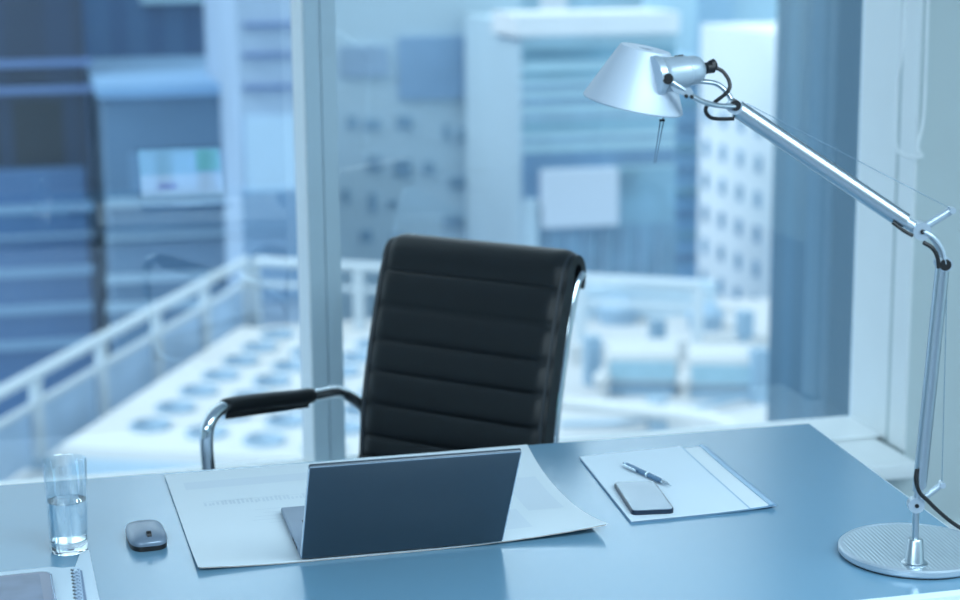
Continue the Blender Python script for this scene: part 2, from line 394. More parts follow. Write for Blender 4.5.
# cooling units with round fans
ux = V((.425, .905, 0)).normalized(); uy = V((ux.y, -ux.x, 0))
M_fan = mat('fan_dark', (92, 134, 168), .6, var=.1)
M_unit = mat('unit_white', (168, 174, 178), .6, var=.03, scale=.5)
rc = thing('cooling_unit', 'long white rooftop cooling unit carrying rows of round fans', 'air conditioner', (1.3, 38.2, TZ), atan2(ux.y, ux.x))
MB().b2((-.6, -5.6, .0), (11.4, .9, 1.12), bev=.05).build('casing', M_unit, rc)
MB().b2((-.66, -5.4, .15), (-.6, .7, .85)).build('grille', mat('louvre_blue', (120, 162, 194), .6), rc, smooth=0)
NX = [0, 1, 2, 3, 4, 5, 6]
proto = None
for row in range(4):
    for k in range(7):
        p = V((2.2, 38.93, 0)) + ux * (1.552 * k) + uy * (1.42 * row) + ux * (-.35 * row)
        loc = (p.x, p.y, -8.88)
        pos = 'row %d' % row
        rowname = ['nearest the parapet screen', 'second from the parapet screen', 'third from the parapet screen', 'farthest from the parapet screen'][row]
        ordn = ['first', 'second', 'third', 'fourth', 'fifth', 'sixth', 'seventh'][k]
        lab = 'dark round roof fan, %s from the front, row %s' % (ordn, rowname)
        if proto is None:
            t = thing('roof_fan', lab, 'fan', loc, 0, 'round fans on the cooling unit')
            MB().lathe([(.36, 0), (.46, 0), (.46, .1), (.40, .12), (.36, .1)], closed=True, n=28).build('ring', M_fan, t)
            g = MB()
            for a in range(8):
                an = a * pi / 4; g.box((.2 * cos(an), .2 * sin(an), .05), (.36, .16, .02), (V((cos(an), sin(an), 0)), V((-sin(an), cos(an), .3)).normalized(), V((0, 0, 1))))
            g.lathe([(0, .02), (.1, .02), (.1, .1), (0, .12)], n=16); g.lathe([(0, 0), (.4, 0), (.4, .02), (0, .02)], n=24)
            g.build('blades', M_fan, t); proto = t
        else:
            t = proto.copy(); C.objects.link(t); t.location = loc; t['label'] = lab
            for ch in list(proto.children):
                c2 = ch.copy(); C.objects.link(c2); c2.parent = t
# white air handling units on the right side
def ahu(u, v, w_, d_, h_, label):
    p = at_z(u, v, TZ)
    t = thing('air_handler', label, 'air conditioner', (p.x, p.y, TZ), radians(-20), 'white air handlers on the roof')
    MB().b2((-w_ / 2, 0, .35), (w_ / 2, d_, h_), bev=.12).build('casing', M_unit, t)
    MB().b2((-w_ / 2 + .1, -.04, .45), (w_ / 2 - .1, .02, h_ - .25)).build('grille', mat('ahu_teal', (96, 150, 176), .6, var=.1), t, smooth=0)
    MB().b2((-w_ / 2 + .1, .1, 0), (w_ / 2 - .1, d_ - .1, .36)).build('base_frame', M_dwin, t, smooth=0)
ahu(642, 397, 1.9, 1.5, 1.2, 'white air handler box, left of the two beyond the desk')
ahu(722, 401, 1.8, 1.5, 1.2, 'white air handler box, right of the two beyond the desk')
for (u, v, lab) in ((602, 398, 'small white round vent left of the air handlers'), (686, 399, 'small white round vent between the air handlers')):
    p = at_z(u, v, TZ); t = thing('roof_vent', lab, 'vent', p, 0, 'round vents on the roof')
    MB().lathe([(0, .0), (.11, 0), (.11, .35), (0, .35)], n=16).build('stack', M_unit, t); MB().sphere((0, 0, .5), .24).build('cowl', M_unit, t)
for (u, v, w_, lab) in ((618, 322, 1.25, 'grey louvred roof ventilator on the white roof, left one'), (705, 328, 1.15, 'grey louvred roof ventilator on the white roof, right one')):
    p = at_z(u, v, TZ); t = thing('roof_ventilator', lab, 'vent', p, 0, 'grey ventilators on the roof')
    MB().lathe([(0, 0), (w_ * .45, 0), (w_ * .45, .25), (w_ * .5, .3), (w_ * .5, .5), (w_ * .3, .75), (0, .82)], n=24).build('hood', M_fan, t)
for (u, v, h, lab) in ((657, 352, .95, 'short dark post behind the left air handler'), (744, 356, 1.3, 'dark post behind the right air handler'), (657, 430, .8, 'dark post under the white roof pipe'), (592, 384, 1.3, 'grey green post beside the left round vent'), (758, 402, 1.4, 'dark post right of the right air handler')):
    p = at_z(u, v, TZ); t = tag(MB().b2((p.x - .2, p.y - .2, TZ), (p.x + .2, p.y + .2, TZ + h)).build('roof_post', M_dwin, None, V(p), smooth=0), lab, 'post', 'posts on the roof')
def pipe(uv, r, z, lab, m):
    P = [at_z(u, v, TZ + z) for u, v in uv]; o = MB().tube(bez(P, 6), r, 12).build('roof_pipe', m, None, P[0] - V((0, 0, z)))
    tag(o, lab, 'pipe', 'pipes on the roof')
pipe([(560, 402), (620, 408), (690, 415), (728, 424), (745, 436)], .18, .55, 'thick white pipe curving across the near roof', M_unit)
pipe([(560, 424), (640, 420), (756, 394)], .07, .2, 'thin teal pipe on the near roof', M_dwin)
pipe([(565, 350), (660, 345), (770, 352)], .14, .3, 'long grey pipe behind the air handlers', mat('pipe_grey', (178, 200, 214), .5))
# low walls and a strip on the roof
for (p, q, h, t_, lab, m) in (((14.2, 46.6), (22.5, 45.9), .55, .5, 'low white kerb wall in front of the roof ventilators', M_unit),
                              ((10.5, 52.9), (20.5, 51.9), 1.0, .6, 'low grey wall at the back of the white roof', mat('kerb_grey', (150, 182, 202), .7)),
                              ((9.0, 35.2), (20.0, 33.0), .12, 1.0, 'pale blue walkway strip on the near roof', mat('walk_blue', (150, 186, 206), .7))):
    P, Q = V(p + (0,)), V(q + (0,)); X = (Q - P).normalized(); Yv = V((-X.y, X.x, 0))
    o = MB().box((P + Q) / 2 + V((0, 0, TZ + h / 2)), ((Q - P).length, t_, h), (X, Yv, V((0, 0, 1)))).build('kerb_wall', m, None, (P.x, P.y, TZ), smooth=0)
    tag(o, lab, 'low wall')
# lower roofs and the street between the towers
for (x, y, sx, sy, h, c, lab) in ((-22, 78, 14, 9, 14, (92, 132, 172), 'low blue roof at the far left below the tower'),
                                  (-4, 80, 12, 8, 10, (122, 160, 192), 'pale low roof in the street left of the mullion'),
                                  (-10, 66, 10, 5, 6, (70, 106, 146), 'dark low roof left behind the handrail'),
                                  (4, 70, 9, 5, 9, (96, 134, 170), 'greyish low roof behind the handrail corner'),
                                  (-3, 57, 6, 4, 8, (104, 148, 188), 'small blue roof close behind the handrail')):
    t = thing('low_building', lab, 'building', (x, y, GZ))
    MB().b2((-sx / 2, 0, 0), (sx / 2, sy, h)).build('walls', mat('lowwall%d' % x, c, .7, var=.1, scale=.2), t, smooth=0)
    MB().b2((-sx / 2 - .2, -.2, h), (sx / 2 + .2, sy + .2, h + .4)).build('roof', mat('lowroof%d' % x, tuple(min(255, k + 22) for k in c), .7, var=.1, scale=.2), t, smooth=0)
for i, (y, lab) in enumerate(((90, 'pale lane stripe, far one of the street markings'), (74.5, 'pale lane stripe, middle one of the street markings'), (63, 'pale lane stripe, near one of the street markings'))):
    tag(MB().b2((-60, y, GZ), (-11, y + 1.2, GZ + .05)).build('road_marking', mat('marking', (142, 176, 204), .7), None, (-60, y, GZ), smooth=0), lab, 'road marking', 'street markings')

# ------------------------------------------------------------------ desk
DZ = .75
OUT[0] = 0; PALE[0] = 0
M_desk = mat('desk_laminate', (106, 148, 174), .21, var=.015, scale=2, ior=2.1)
M_edge = mat('desk_edge_pale', (206, 222, 232), .35, var=.02)
M_steel = mat('brushed_steel', (176, 186, 194), .3, metal=1, var=.04)
desk = thing('desk', 'wide blue grey office desk with a pale edge in front of the window', 'desk', (-.9, 2.3, 0))
A = [(-1.15, 2.31), (1.420, 2.31), (1.485, 3.232), (-1.15, 3.244)]
MB().prism(A, DZ - .03, DZ).build('desktop', M_desk, desk, desk.location, smooth=0)
eb = MB()
B = [(-1.158, 2.3), (1.428, 2.3), (1.494, 3.240), (-1.158, 3.252)]
for i in range(4):
    a, b, c, d = A[i], A[(i + 1) % 4], B[(i + 1) % 4], B[i]
    eb.poly([(a[0], a[1], DZ), (d[0], d[1], DZ - .005), (c[0], c[1], DZ - .005), (b[0], b[1], DZ)])
    eb.poly([(d[0], d[1], DZ - .005), (d[0], d[1], DZ - .03), (c[0], c[1], DZ - .03), (c[0], c[1], DZ - .005)])
    eb.poly([(d[0], d[1], DZ - .03), (a[0], a[1], DZ - .03), (b[0], b[1], DZ - .03), (c[0], c[1], DZ - .03)])
bmesh.ops.remove_doubles(eb.bm, verts=eb.bm.verts, dist=.0001)
eb.build('edge_band', M_edge, desk, desk.location, smooth=0)['label'] = 'pale bevelled edge band'
for (x, y) in ((-1.08, 2.40), (1.33, 2.40), (1.38, 3.15), (-1.08, 3.15)):
    MB().b2((x - .03, y - .03, 0), (x + .03, y + .03, DZ - .03), bev=.004).build('leg', M_frame, desk, desk.location)
ap = MB(); ap.b2((-1.05, 2.385, DZ - .08), (1.30, 2.415, DZ - .03)); ap.b2((-1.05, 3.135, DZ - .08), (1.35, 3.165, DZ - .03)); ap.build('apron', M_frame, desk, desk.location)

# ------------------------------------------------------------------ office chair
WX = V((-.686, .728, 0)).normalized()
chair = thing('office_chair', 'black leather office chair with ribbed back and chrome arms', 'chair', (1.001, 3.966, 0), atan2(WX.y, WX.x))
M_leather = mat('black_leather', (10, 16, 20), .40, var=.12, scale=8, bump=.05, spec=.5)
M_piping = mat('leather_piping', (30, 38, 46), .42, var=.05)
M_chrome = mat('chrome', (214, 224, 230), .09, metal=1, var=.02)
M_black = mat('black_plastic', (16, 17, 20), .45, var=.05)
HW = .252
prof = [(-.014, .935), (-.020, .965), (-.016, .995), (.004, 1.014), (.030, 1.014), (.052, .996), (.064, .965), (.080, .925), (.103, .852), (.125, .776), (.143, .706), (.158, .638), (.165, .570), (.170, .520)]
seatp = [(.180, .495), (.205, .468), (.25, .452), (.33, .444), (.42, .446), (.50, .452), (.57, .456), (.62, .452), (.652, .436), (.668, .408), (.668, .385)]
def sling(path, th, ribs, bulge=.0072, nx=40, thf=None):
    """padded leather sling: path of (y,z) points, ribs = arc lengths of the seams"""
    P = bez([(0, p[0], p[1]) for p in path], 10); S = [0]
    for i in range(1, len(P)): S.append(S[-1] + (P[i] - P[i - 1]).length)
    m = MB(); F = []; Bk = []
    for i, p in enumerate(P):
        d = (P[min(i + 1, len(P) - 1)] - P[max(0, i - 1)]).normalized(); nrm = V((0, -d.z, d.y))
        s_ = S[i]; lo = max([0] + [r for r in ribs if r <= s_ + 1e-6]); hi = min([S[-1]] + [r for r in ribs if r > s_ + 1e-6])
        t = (s_ - lo) / max(hi - lo, 1e-6); bu = bulge * (max(0, sin(pi * t)) ** .38)
        fr, bk = [], []
        for k in range(nx + 1):
            xx = -HW + 2 * HW * k / nx; e = 1 - abs(xx) / HW
            ed = min(1, e / .14); fall = ed * ed * (3 - 2 * ed)
            fr.append(m.bm.verts.new(V((xx, p.y, p.z)) + nrm * (bu * fall + .004 * fall)))
            bk.append(m.bm.verts.new(V((xx, p.y, p.z)) - nrm * (th if thf is None else thf(s_))))
        F.append(fr); Bk.append(bk)
    n = len(P)
    for i in range(n - 1):
        for k in range(nx):
            m.bm.faces.new([F[i][k], F[i][k + 1], F[i + 1][k + 1], F[i + 1][k]])
            m.bm.faces.new([Bk[i][k], Bk[i + 1][k], Bk[i + 1][k + 1], Bk[i][k + 1]])
        m.bm.faces.new([F[i][0], F[i + 1][0], Bk[i + 1][0], Bk[i][0]]); m.bm.faces.new([F[i][nx], Bk[i][nx], Bk[i + 1][nx], F[i + 1][nx]])
    for (f, b) in ((F[0], Bk[0]), (F[-1], Bk[-1])):
        for k in range(nx): m.bm.faces.new([f[k], b[k], b[k + 1], f[k + 1]])
    return m, P, S
# orientation of the sling normal: path runs down the front, so outward = forward (+y)
def flip(path): return path
ribs_b = []
prof = [(y - .007, z) for y, z in prof]
m, P, S = sling(prof, .026, [1e9])
m.bm.free()
def arc_at(z, P=P, S=S):
    for i in range(len(P) - 1, 0, -1):
        if P[i - 1].z >= z >= P[i].z and P[i].y > .045: return S[i]
ribs = [arc_at(z) for z in (.948, .873, .797, .722, .645, .572)]
m, P, S = sling(prof, .024, ribs, thf=lambda q: min(.044, .018 + max(0, q - .09) * .16)); back = m.build('backrest', M_leather, chair, smooth=60)
m2, P2, S2 = sling([prof[-1]] + seatp, .045, [.075 * k for k in range(1, 8)]); m2.build('seat', M_leather, chair, smooth=60)
for sx in (-1, 1):
    pts = [V((sx * (HW - .012), p.y, p.z)) + V((0, .004, 0)) for p in P[20:]]
    MB().tube(pts, .0032, 8).build('piping', M_piping, back)
for sx in (-1, 1):   # chrome side frame following the back and under the seat
    pts = [V((sx * (HW - .004), p.y - .056, p.z - (.012 if i < 6 else 0))) for i, p in enumerate(bez([(0,) + q for q in [(.040, .985), (.056, .965), (.080, .915), (.103, .852), (.125, .776), (.143, .706), (.158, .638), (.165, .570), (.172, .515)]], 6))]
    pts += [V((sx * (HW - .004), .175, .44)), V((sx * (HW - .004), .26, .397)), V((sx * (HW - .004), .45, .392)), V((sx * (HW - .004), .60, .396))]
    MB().tube(bez(pts[:-4], 1) + bez([pts[-5]] + pts[-4:], 6)[1:], .0095, 12).build('side_frame', M_chrome, chair)
    X = sx * .287
    arm = [(sx * .262, .120, .615), (sx * .274, .135, .638), (X, .166, .662), (X, .205, .676), (X, .27, .683), (X, .36, .695), (X, .44, .708), (X, .52, .720), (X, .585, .727), (X, .622, .722), (X, .648, .700), (X, .656, .665), (X, .654, .615), (X, .645, .53), (X, .625, .45), (sx * .275, .595, .405), (sx * .25, .56, .392)]
    if sx < 0: arm = [(a, b, c - .058 * min(1, max(0, (c - .45) / .15))) for a, b, c in arm]
    MB().tube(bez(arm, 8), .0145, 16).build('armrest_tube', M_chrome, chair)
    pad = bez(arm[4:10], 8)[2:-6]
    pr = MB().tube(pad, .019, 18, rs=[.0165] + [.0185] * (len(pad) - 2) + [.0165])
    po = pr.build('armrest_pad', M_leather, chair); po['label'] = 'black leather sleeve on the chrome arm'
    fl = MB()
    q0, q1 = pad[1], pad[-2]
    fl.box((q0 + q1) / 2 + V((0, 0, -.020)), ((.006), (q1 - q0).length, .014), (V((1, 0, 0)), (q1 - q0).normalized(), V((1, 0, 0)).cross((q1 - q0).normalized())), bev=.002)
    fl.build('stitched_flap', M_leather, po)
cb = MB(); cb.tube([(-HW + .01, .30, .385), (HW - .01, .30, .385)], .011); cb.tube([(-HW + .01, .50, .385), (HW - .01, .50, .385)], .011); cb.box((0, .40, .37), (.2, .24, .03), bev=.006)
cb.build('seat_mechanism', M_steel, chair)
MB().cyl((0, .40, .10), (0, .40, .36), .025).cyl((0, .40, .22), (0, .40, .37), .032).build('gas_column', M_black, chair)
for k in range(5):
    an = radians(90 + 72 * k + 10); ex = V((cos(an), sin(an), 0)); e0 = V((0, .40, 0))
    MB().tube([e0 + V((0, 0, .105)) + ex * .02, e0 + ex * .15 + V((0, 0, .10)), e0 + ex * .285 + V((0, 0, .078))], .02, 12, rs=[.026, .021, .015]).build('base_leg', M_chrome, chair)
    c = e0 + ex * .285; q = V((-ex.y, ex.x, 0)); cs = MB().cyl(c + V((0, 0, .03)) - q * .024, c + V((0, 0, .03)) - q * .006, .029).cyl(c + V((0, 0, .03)) + q * .006, c + V((0, 0, .03)) + q * .024, .029).cyl(c + V((0, 0, .03)), c + V((0, 0, .075)), .006)
    cs.build('caster', M_black, chair)

# ------------------------------------------------------------------ printed sheets under the laptop
def paper_mat(name, base, marks):
    m = mat(name, base, .65, var=.01, spec=.25)
    return m
M_paper = mat('paper', (214, 224, 230), .7, var=.008, spec=.25)
M_pedge = mat('paper_edge', (206, 198, 192), .8, var=.1, scale=60)
M_ink1 = mat('ink_faint', (205, 216, 225), .7, var=.01)
M_ink2 = mat('ink_grey', (198, 210, 219), .7, var=.06)
c00, c10, c11, c01 = V((.215, 2.686, 0)), V((.884, 2.688, 0)), V((.896, 3.226, 0)), V((.203, 3.212, 0))
sheets = thing('printed_sheets', 'stack of large white printed sheets under the laptop', 'paper', (.55, 2.96, DZ + .0006))
def surf(u, v):
    p = c00.lerp(c10, u).lerp(c01.lerp(c11, u), v)
    lift = .016 * max(0, (u - .55) / .45) ** 2 * max(0, 1 - v / .35) ** 2 + .006 * max(0, (.25 - u) / .25) ** 2 * max(0, 1 - v / .3) ** 2
    # right side hollow between lifted corners as in a curled edge
    p = p + V((-.018 * sin(pi * v) * max(0, (u - .8) / .2), 0, 0))
    return p, lift
def sheet(z0, th, name, m, inset=0, nn=24, cut=.02, parent=None):
    b = MB(); T = []; Bt = []
    for j in range(nn + 1):
        t_, b_ = [], []
        for i in range(nn + 1):
            u, v = inset + (1 - 2 * inset) * i / nn, inset + (1 - 2 * inset) * j / nn
            p, l = surf(u, v)
            t_.append(b.bm.verts.new((p.x, p.y, z0 + l + th))); b_.append(b.bm.verts.new((p.x, p.y, z0 + l)))
        T.append(t_); Bt.append(b_)
    for j in range(nn):
        for i in range(nn):
            b.bm.faces.new([T[j][i], T[j][i + 1], T[j + 1][i + 1], T[j + 1][i]]); b.bm.faces.new([Bt[j][i], Bt[j + 1][i], Bt[j + 1][i + 1], Bt[j][i + 1]])
    for k in range(nn):
        b.bm.faces.new([T[0][k], Bt[0][k], Bt[0][k + 1], T[0][k + 1]]); b.bm.faces.new([T[nn][k], T[nn][k + 1], Bt[nn][k + 1], Bt[nn][k]])
        b.bm.faces.new([T[k][0], T[k + 1][0], Bt[k + 1][0], Bt[k][0]]); b.bm.faces.new([T[k][nn], Bt[k][nn], Bt[k + 1][nn], T[k + 1][nn]])
    return b.build(name, m, sheets, sheets.location)
sheet(DZ + .0008, .0022, 'lower_sheets', M_pedge, inset=.004)
top = sheet(DZ + .0032, .0008, 'top_sheet', M_paper)
def ink(u0, v0, u1, v1, m, name='print_mark', dz=.0042):
    b = MB(); n = 10
    rows = []
    for j in range(n + 1):
        rw = []
        for i in range(n + 1):
            p, l = surf(u0 + (u1 - u0) * i / n, v0 + (v1 - v0) * j / n); rw.append(b.bm.verts.new((p.x, p.y, DZ + dz + l)))
        rows.append(rw)
    for j in range(n):
        for i in range(n): b.bm.faces.new([rows[j][i], rows[j][i + 1], rows[j + 1][i + 1], rows[j + 1][i]])
    return b
def inkset(boxes, m, name):
    big = MB()
    for q in boxes:
        t_ = ink(*q, m); me = bpy.data.meshes.new('tmp'); t_.bm.to_mesh(me); t_.bm.free(); big.bm.from_mesh(me); bpy.data.meshes.remove(me)
    return big.build(name, m, sheets, sheets.location)
bx = []
rr = random.Random(3)
for k in range(34): x = .07 + k * .0105 + rr.random() * .004; bx.append((x, .60 + rr.random() * .01, x + .006, .628 + rr.random() * .03))
for k in range(5): bx.append((.16 + rr.random() * .05, .52 - k * .035, .30 + rr.random() * .05, .523 - k * .035))
bx += [(.07, .648, .45, .651)]
inkset(bx, M_ink2, 'printed_diagram')
for q in ((.04, .80, .44, .885), (.86, .27, .965, .62), (.74, .10, .83, .30)): inkset([q], M_ink1, 'printed_block')

# ------------------------------------------------------------------ laptop
LZ = DZ + .0042
lap = thing('laptop', 'open dark grey laptop with its lid back to the camera', 'laptop', (.539, 2.686, LZ), radians(-.4))
M_lid = mat('anodised_grey', (96, 104, 112), .36, metal=.85, var=.02)
M_deck = mat('deck_blue_grey', (120, 138, 158), .4, metal=.6, var=.02)
M_bright = mat('bright_edge', (214, 224, 236), .25, metal=.6, var=.01)
MB().b2((-.1635, .003, .001), (.1635, .238, .013), bev=.003).build('base', M_deck, lap)
for sx in (-1, 1):
    for yy in (.03, .21): pass
kb = MB()
for r_ in range(6):
    for k in range(14): kb.b2((-.139 + k * .0200, .055 + r_ * .0175, .0128), (-.139 + k * .0200 + .0165, .055 + r_ * .0175 + .0145, .0142))
kb.build('keyboard', M_black, lap, smooth=0)
MB().b2((-.052, .165, .0128), (.052, .228, .0134)).build('touchpad', M_bright, lap, smooth=0)
pt = MB(); [pt.b2((-.1642, .04 + k * .02, .005), (-.163, .05 + k * .02, .009)) for k in range(3)]; pt.build('side_ports', M_black, lap, smooth=0)
MB().cyl((-.13, 0.004, .0125), (.13, 0.004, .0125), .0065).build('hinge', M_black, lap)
# lid leans back over the near side
LA = radians(33.5); LX = V((1, 0, 0)); LU = V((0, -sin(LA), cos(LA))); LN = LX.cross(LU)
o = V((0, -.001, .006))
lid = MB().box(o + LU * .111 + LN * .0, (.327, .225, .0065), (LX, LU, LN), bev=.0022).build('lid', M_lid, lap)
rim = MB()
rim.box(o + LU * .2215, (.325, .0016, .0070), (LX, LU, LN)); rim.box(o + LU * .111 - LX * .1632, (.0016, .216, .0070), (LX, LU, LN))
rim.box(o + LU * .111 + LX * .1632, (.0016, .216, .0070), (LX, LU, LN))
rim.build('lid_rim', M_bright, lid, smooth=0)
LI = -LN   # screen side
LN_s = LN if LN.y > 0 else -LN
def scr(name, x0, x1, h0, h1, m, k, parent=None):
    b = MB(); b.box(o + LX * ((x0 + x1) / 2) + LU * ((h0 + h1) / 2) + LN_s * (.0034 + .0003 * k), (x1 - x0, h1 - h0, .0004), (LX, LU, LN)); return b.build(name, m, parent or lap, smooth=0)
bez_ = scr('bezel', -.161, .161, .006, .218, M_black, 0)
sc = scr('screen', -.152, .152, .014, .208, mat('screen_pale', (150, 205, 232), .4, emit=2.1), 1)
scr('screen_chart', .06, .146, .115, .200, mat('screen_green', (110, 205, 190), .4, emit=2.0), 2, sc)
scr('screen_panel', -.150, .150, .016, .100, mat('screen_white', (186, 216, 240), .4, emit=2.6), 2, sc)
scr('screen_box', -.09, -.02, .04, .066, mat('screen_violet', (150, 160, 226), .4, emit=2.0), 3, sc)

# ------------------------------------------------------------------ mouse
mo = thing('computer_mouse', 'low silver and black computer mouse left of the printed sheets', 'mouse', (.147, 2.860, DZ), radians(4))
def mouse_body(z0, z1, dome, grow=0):
    b = MB(); n = 32; rings = []
    def outline(t, sc_):
        c_, s_ = cos(t), sin(t); e = .55
        return V((.031 * sc_ * (abs(c_) ** e) * (1 if c_ > 0 else -1), .056 * sc_ * (abs(s_) ** e) * (1 if s_ > 0 else -1), 0))
    lv = [(1, z0), (1.0, z1)] + [(cos(a), z1 + dome * sin(a)) for a in (.25, .5, .75, 1.0, 1.25, 1.45)]
    for (sc_, z) in lv: rings.append([b.bm.verts.new(outline(2 * pi * k / n, sc_ + grow) + V((0, 0, z))) for k in range(n)])
    for q in range(len(rings) - 1):
        for k in range(n): b.bm.faces.new([rings[q][k], rings[q][(k + 1) % n], rings[q + 1][(k + 1) % n], rings[q + 1][k]])
    b.bm.faces.new(rings[0][::-1]); b.bm.faces.new(rings[-1]); return b
mouse_body(.0005, .011, .002, -.03).build('underside', M_black, mo, smooth=50)
mouse_body(.009, .013, .014).build('shell', mat('silver_plastic', (116, 132, 150), .28, metal=.3, var=.02), mo, smooth=50)
MB().cyl((-.0035, -.036, .0205), (.0035, -.036, .0205), .0082).build('scroll_wheel', M_black, mo)

# ------------------------------------------------------------------ glass of water
GC = V((.0235, 2.846, DZ + .0005))
def clear(name, ior, tint):
    m = bpy.data.materials.new(name); m.use_nodes = True; b = m.node_tree.nodes['Principled BSDF']
    b.inputs['Base Color'].default_value = tint + (1,); b.inputs['Roughness'].default_value = 0
    b.inputs['IOR'].default_value = ior; b.inputs['Transmission Weight'].default_value = 1; return m
GH = .152
tg = thing('drinking_glass', 'clear straight glass tumbler standing at the left of the desk', 'glass', GC)
MB().lathe([(.0305, .0205), (.0320, .06), (.0345, GH - .002), (.0338, GH), (.0327, GH - .002), (.0303, .06), (.0290, .0205)], GC, n=64, closed=True).build('wall', window_glass('tumbler_wall', .10, (.96, .985, 1)), tg, GC, smooth=50)
MB().lathe([(0, 0), (.0275, 0), (.0300, .003), (.0305, .0200), (0, .0200)], GC, n=64).build('base', clear('tumbler_glass', 1.45, (.97, .99, 1)), tg, GC, smooth=50)
wt = MB().lathe([(0, .0206), (.0280, .0206), (.0287, .0225), (.0300, .0602), (.0309, .0855), (.0302, .0845), (0, .0842)], GC, n=64)
wt = wt.build('water', clear('clear_water', 1.33, (.96, .99, 1)), None, GC, smooth=50); tag(wt, 'still water half filling the tumbler', 'water')

# ------------------------------------------------------------------ notebook and tablet, lower left
nb = thing('spiral_notebook', 'open white spiral notebook at the lower left desk corner', 'notebook', (-.03, 2.66, DZ))
M_page = mat('notebook_page', (206, 222, 234), .6, var=.01)
nq = [(-.35, 2.50), (.020, 2.50), (.0285, 2.722), (.018, 2.738), (-.003, 2.752), (-.35, 2.736)]
MB().prism([(-.35, 2.42), (.066, 2.42), (.054, 2.835), (.041, 2.832), (.030, 2.76), (-.35, 2.742)], DZ + .0005, DZ + .002).build('back_cover', M_page, nb, nb.location, smooth=0)
MB().prism([(-.35, 2.42), (.028, 2.42), (.024, 2.722), (.014, 2.738), (-.006, 2.750), (-.35, 2.734)], DZ + .0022, DZ + .009, bev=.001).build('pages', M_page, nb, nb.location)
MB().prism([(.030, 2.42), (.046, 2.42), (.040, 2.735), (.033, 2.745), (.027, 2.725)], DZ + .0021, DZ + .0032).build('binding_strip', mat('binding_grey', (120, 142, 170), .5), nb, nb.location, smooth=0)
for k in range(20):
    y = 2.726 - k * .0155; cx = .031 - (2.72 - y) * -.006
    pts_ = [(cx + .0055 * cos(a), y, DZ + .0075 + .0048 * sin(a)) for a in [2 * pi * j / 14 for j in range(15)]]
    MB().tube(pts_, .0009, 6).build('spiral_ring', mat('ring_pale', (176, 196, 216), .4), nb, nb.location)
    MB().b2((cx - .0085, y - .0032, DZ + .0088), (cx - .0035, y + .0032, DZ + .0093)).build('punched_hole', M_black, nb, nb.location, smooth=0)
tb = thing('tablet', 'dark tablet with silver rim lying on the white notebook', 'tablet', (-.12, 2.62, DZ + .009), radians(2.5))
def rrect(x0, y0, x1, y1, r, n=6):
    out = []
    for (cx, cy, a0) in ((x1 - r, y1 - r, 0), (x0 + r, y1 - r, 90), (x0 + r, y0 + r, 180), (x1 - r, y0 + r, 270)):
        for k in range(n + 1): a = radians(a0 + 90 * k / n); out.append((cx + r * cos(a), cy + r * sin(a)))
    return out
MB().prism(rrect(-.17, -.17, .117, .083, .016), .0003, .0085, bev=.0015).build('body', mat('tablet_silver', (150, 160, 178), .25, metal=.7), tb)
MB().prism(rrect(-.166, -.166, .1135, .0795, .014), .0083, .0089).build('front_glass', mat('tablet_bezel', (110, 120, 144), .12, var=.02), tb, smooth=0)
MB().prism(rrect(-.160, -.160, .099, .073, .003), .0088, .0092).build('display', mat('tablet_screen', (92, 110, 138), .1, var=.15, scale=18), tb, smooth=0)

# ------------------------------------------------------------------ folder, phone and pen
fd = thing('document_folder', 'white paper folder with a spine strip on the right of the desk', 'folder', (1.09, 2.93, DZ))
f00, f10, f11, f01 = V((.938, 2.734, 0)), V((1.206, 2.742, 0)), V((1.226, 3.132, 0)), V((.967, 3.112, 0))
def fsheet(u0, u1, v0, v1, z, th, name, m, lift=0, lab=None):
    b = MB(); n = 12; T = []; B_ = []
    for j in range(n + 1):
        a_, c_ = [], []
        for i in range(n + 1):
            u = u0 + (u1 - u0) * i / n; v = v0 + (v1 - v0) * j / n
            p = f00.lerp(f10, u).lerp(f01.lerp(f11, u), v); l = lift * max(0, (u - .45) / .55) ** 2 * max(0, 1 - v / .6)
            a_.append(b.bm.verts.new((p.x, p.y, z + th + l))); c_.append(b.bm.verts.new((p.x, p.y, z + l)))
        T.append(a_); B_.append(c_)
    for j in range(n):
        for i in range(n):
            b.bm.faces.new([T[j][i], T[j][i + 1], T[j + 1][i + 1], T[j + 1][i]]); b.bm.faces.new([B_[j][i], B_[j + 1][i], B_[j + 1][i + 1], B_[j][i + 1]])
    for k in range(n):
        b.bm.faces.new([T[0][k], B_[0][k], B_[0][k + 1], T[0][k + 1]]); b.bm.faces.new([T[n][k], T[n][k + 1], B_[n][k + 1], B_[n][k]])
        b.bm.faces.new([T[k][0], T[k + 1][0], B_[k + 1][0], B_[k][0]]); b.bm.faces.new([T[k][n], B_[k][n], B_[k + 1][n], T[k + 1][n]])
    o = b.build(name, m, fd, fd.location)
    if lab: o['label'] = lab
fsheet(0, 1, 0, 1, DZ + .0005, .0016, 'back_cover', mat('folder_blue', (122, 156, 184), .5, var=.02), .005)
fsheet(.012, .97, .01, .985, DZ + .0022, .0014, 'sheets', mat('white_sheets', (222, 232, 238), .7, var=.01), .005)
fsheet(.004, .80, -.006, 1.02, DZ + .0038, .0006, 'front_cover', mat('white_cover', (216, 230, 240), .6, var=.01), .005)
fsheet(.945, .975, .0, 1.0, DZ + .0037, .0016, 'spine_strip', mat('spine_clear', (140, 178, 206), .3, var=.02), .005)
fsheet(.80, .812, .0, 1.0, DZ + .0037, .0008, 'cover_fold', mat('fold_grey', (160, 190, 212), .5, var=.02), .005)
ph = thing('smartphone', 'grey smartphone lying on the white folder', 'phone', (.997, 2.838, DZ + .0046), radians(-7.3))
MB().prism(rrect(-.0365, -.083, .0365, .083, .009), .0002, .0075, bev=.0016).build('body', mat('phone_frame', (40, 54, 72), .3, metal=.5), ph)
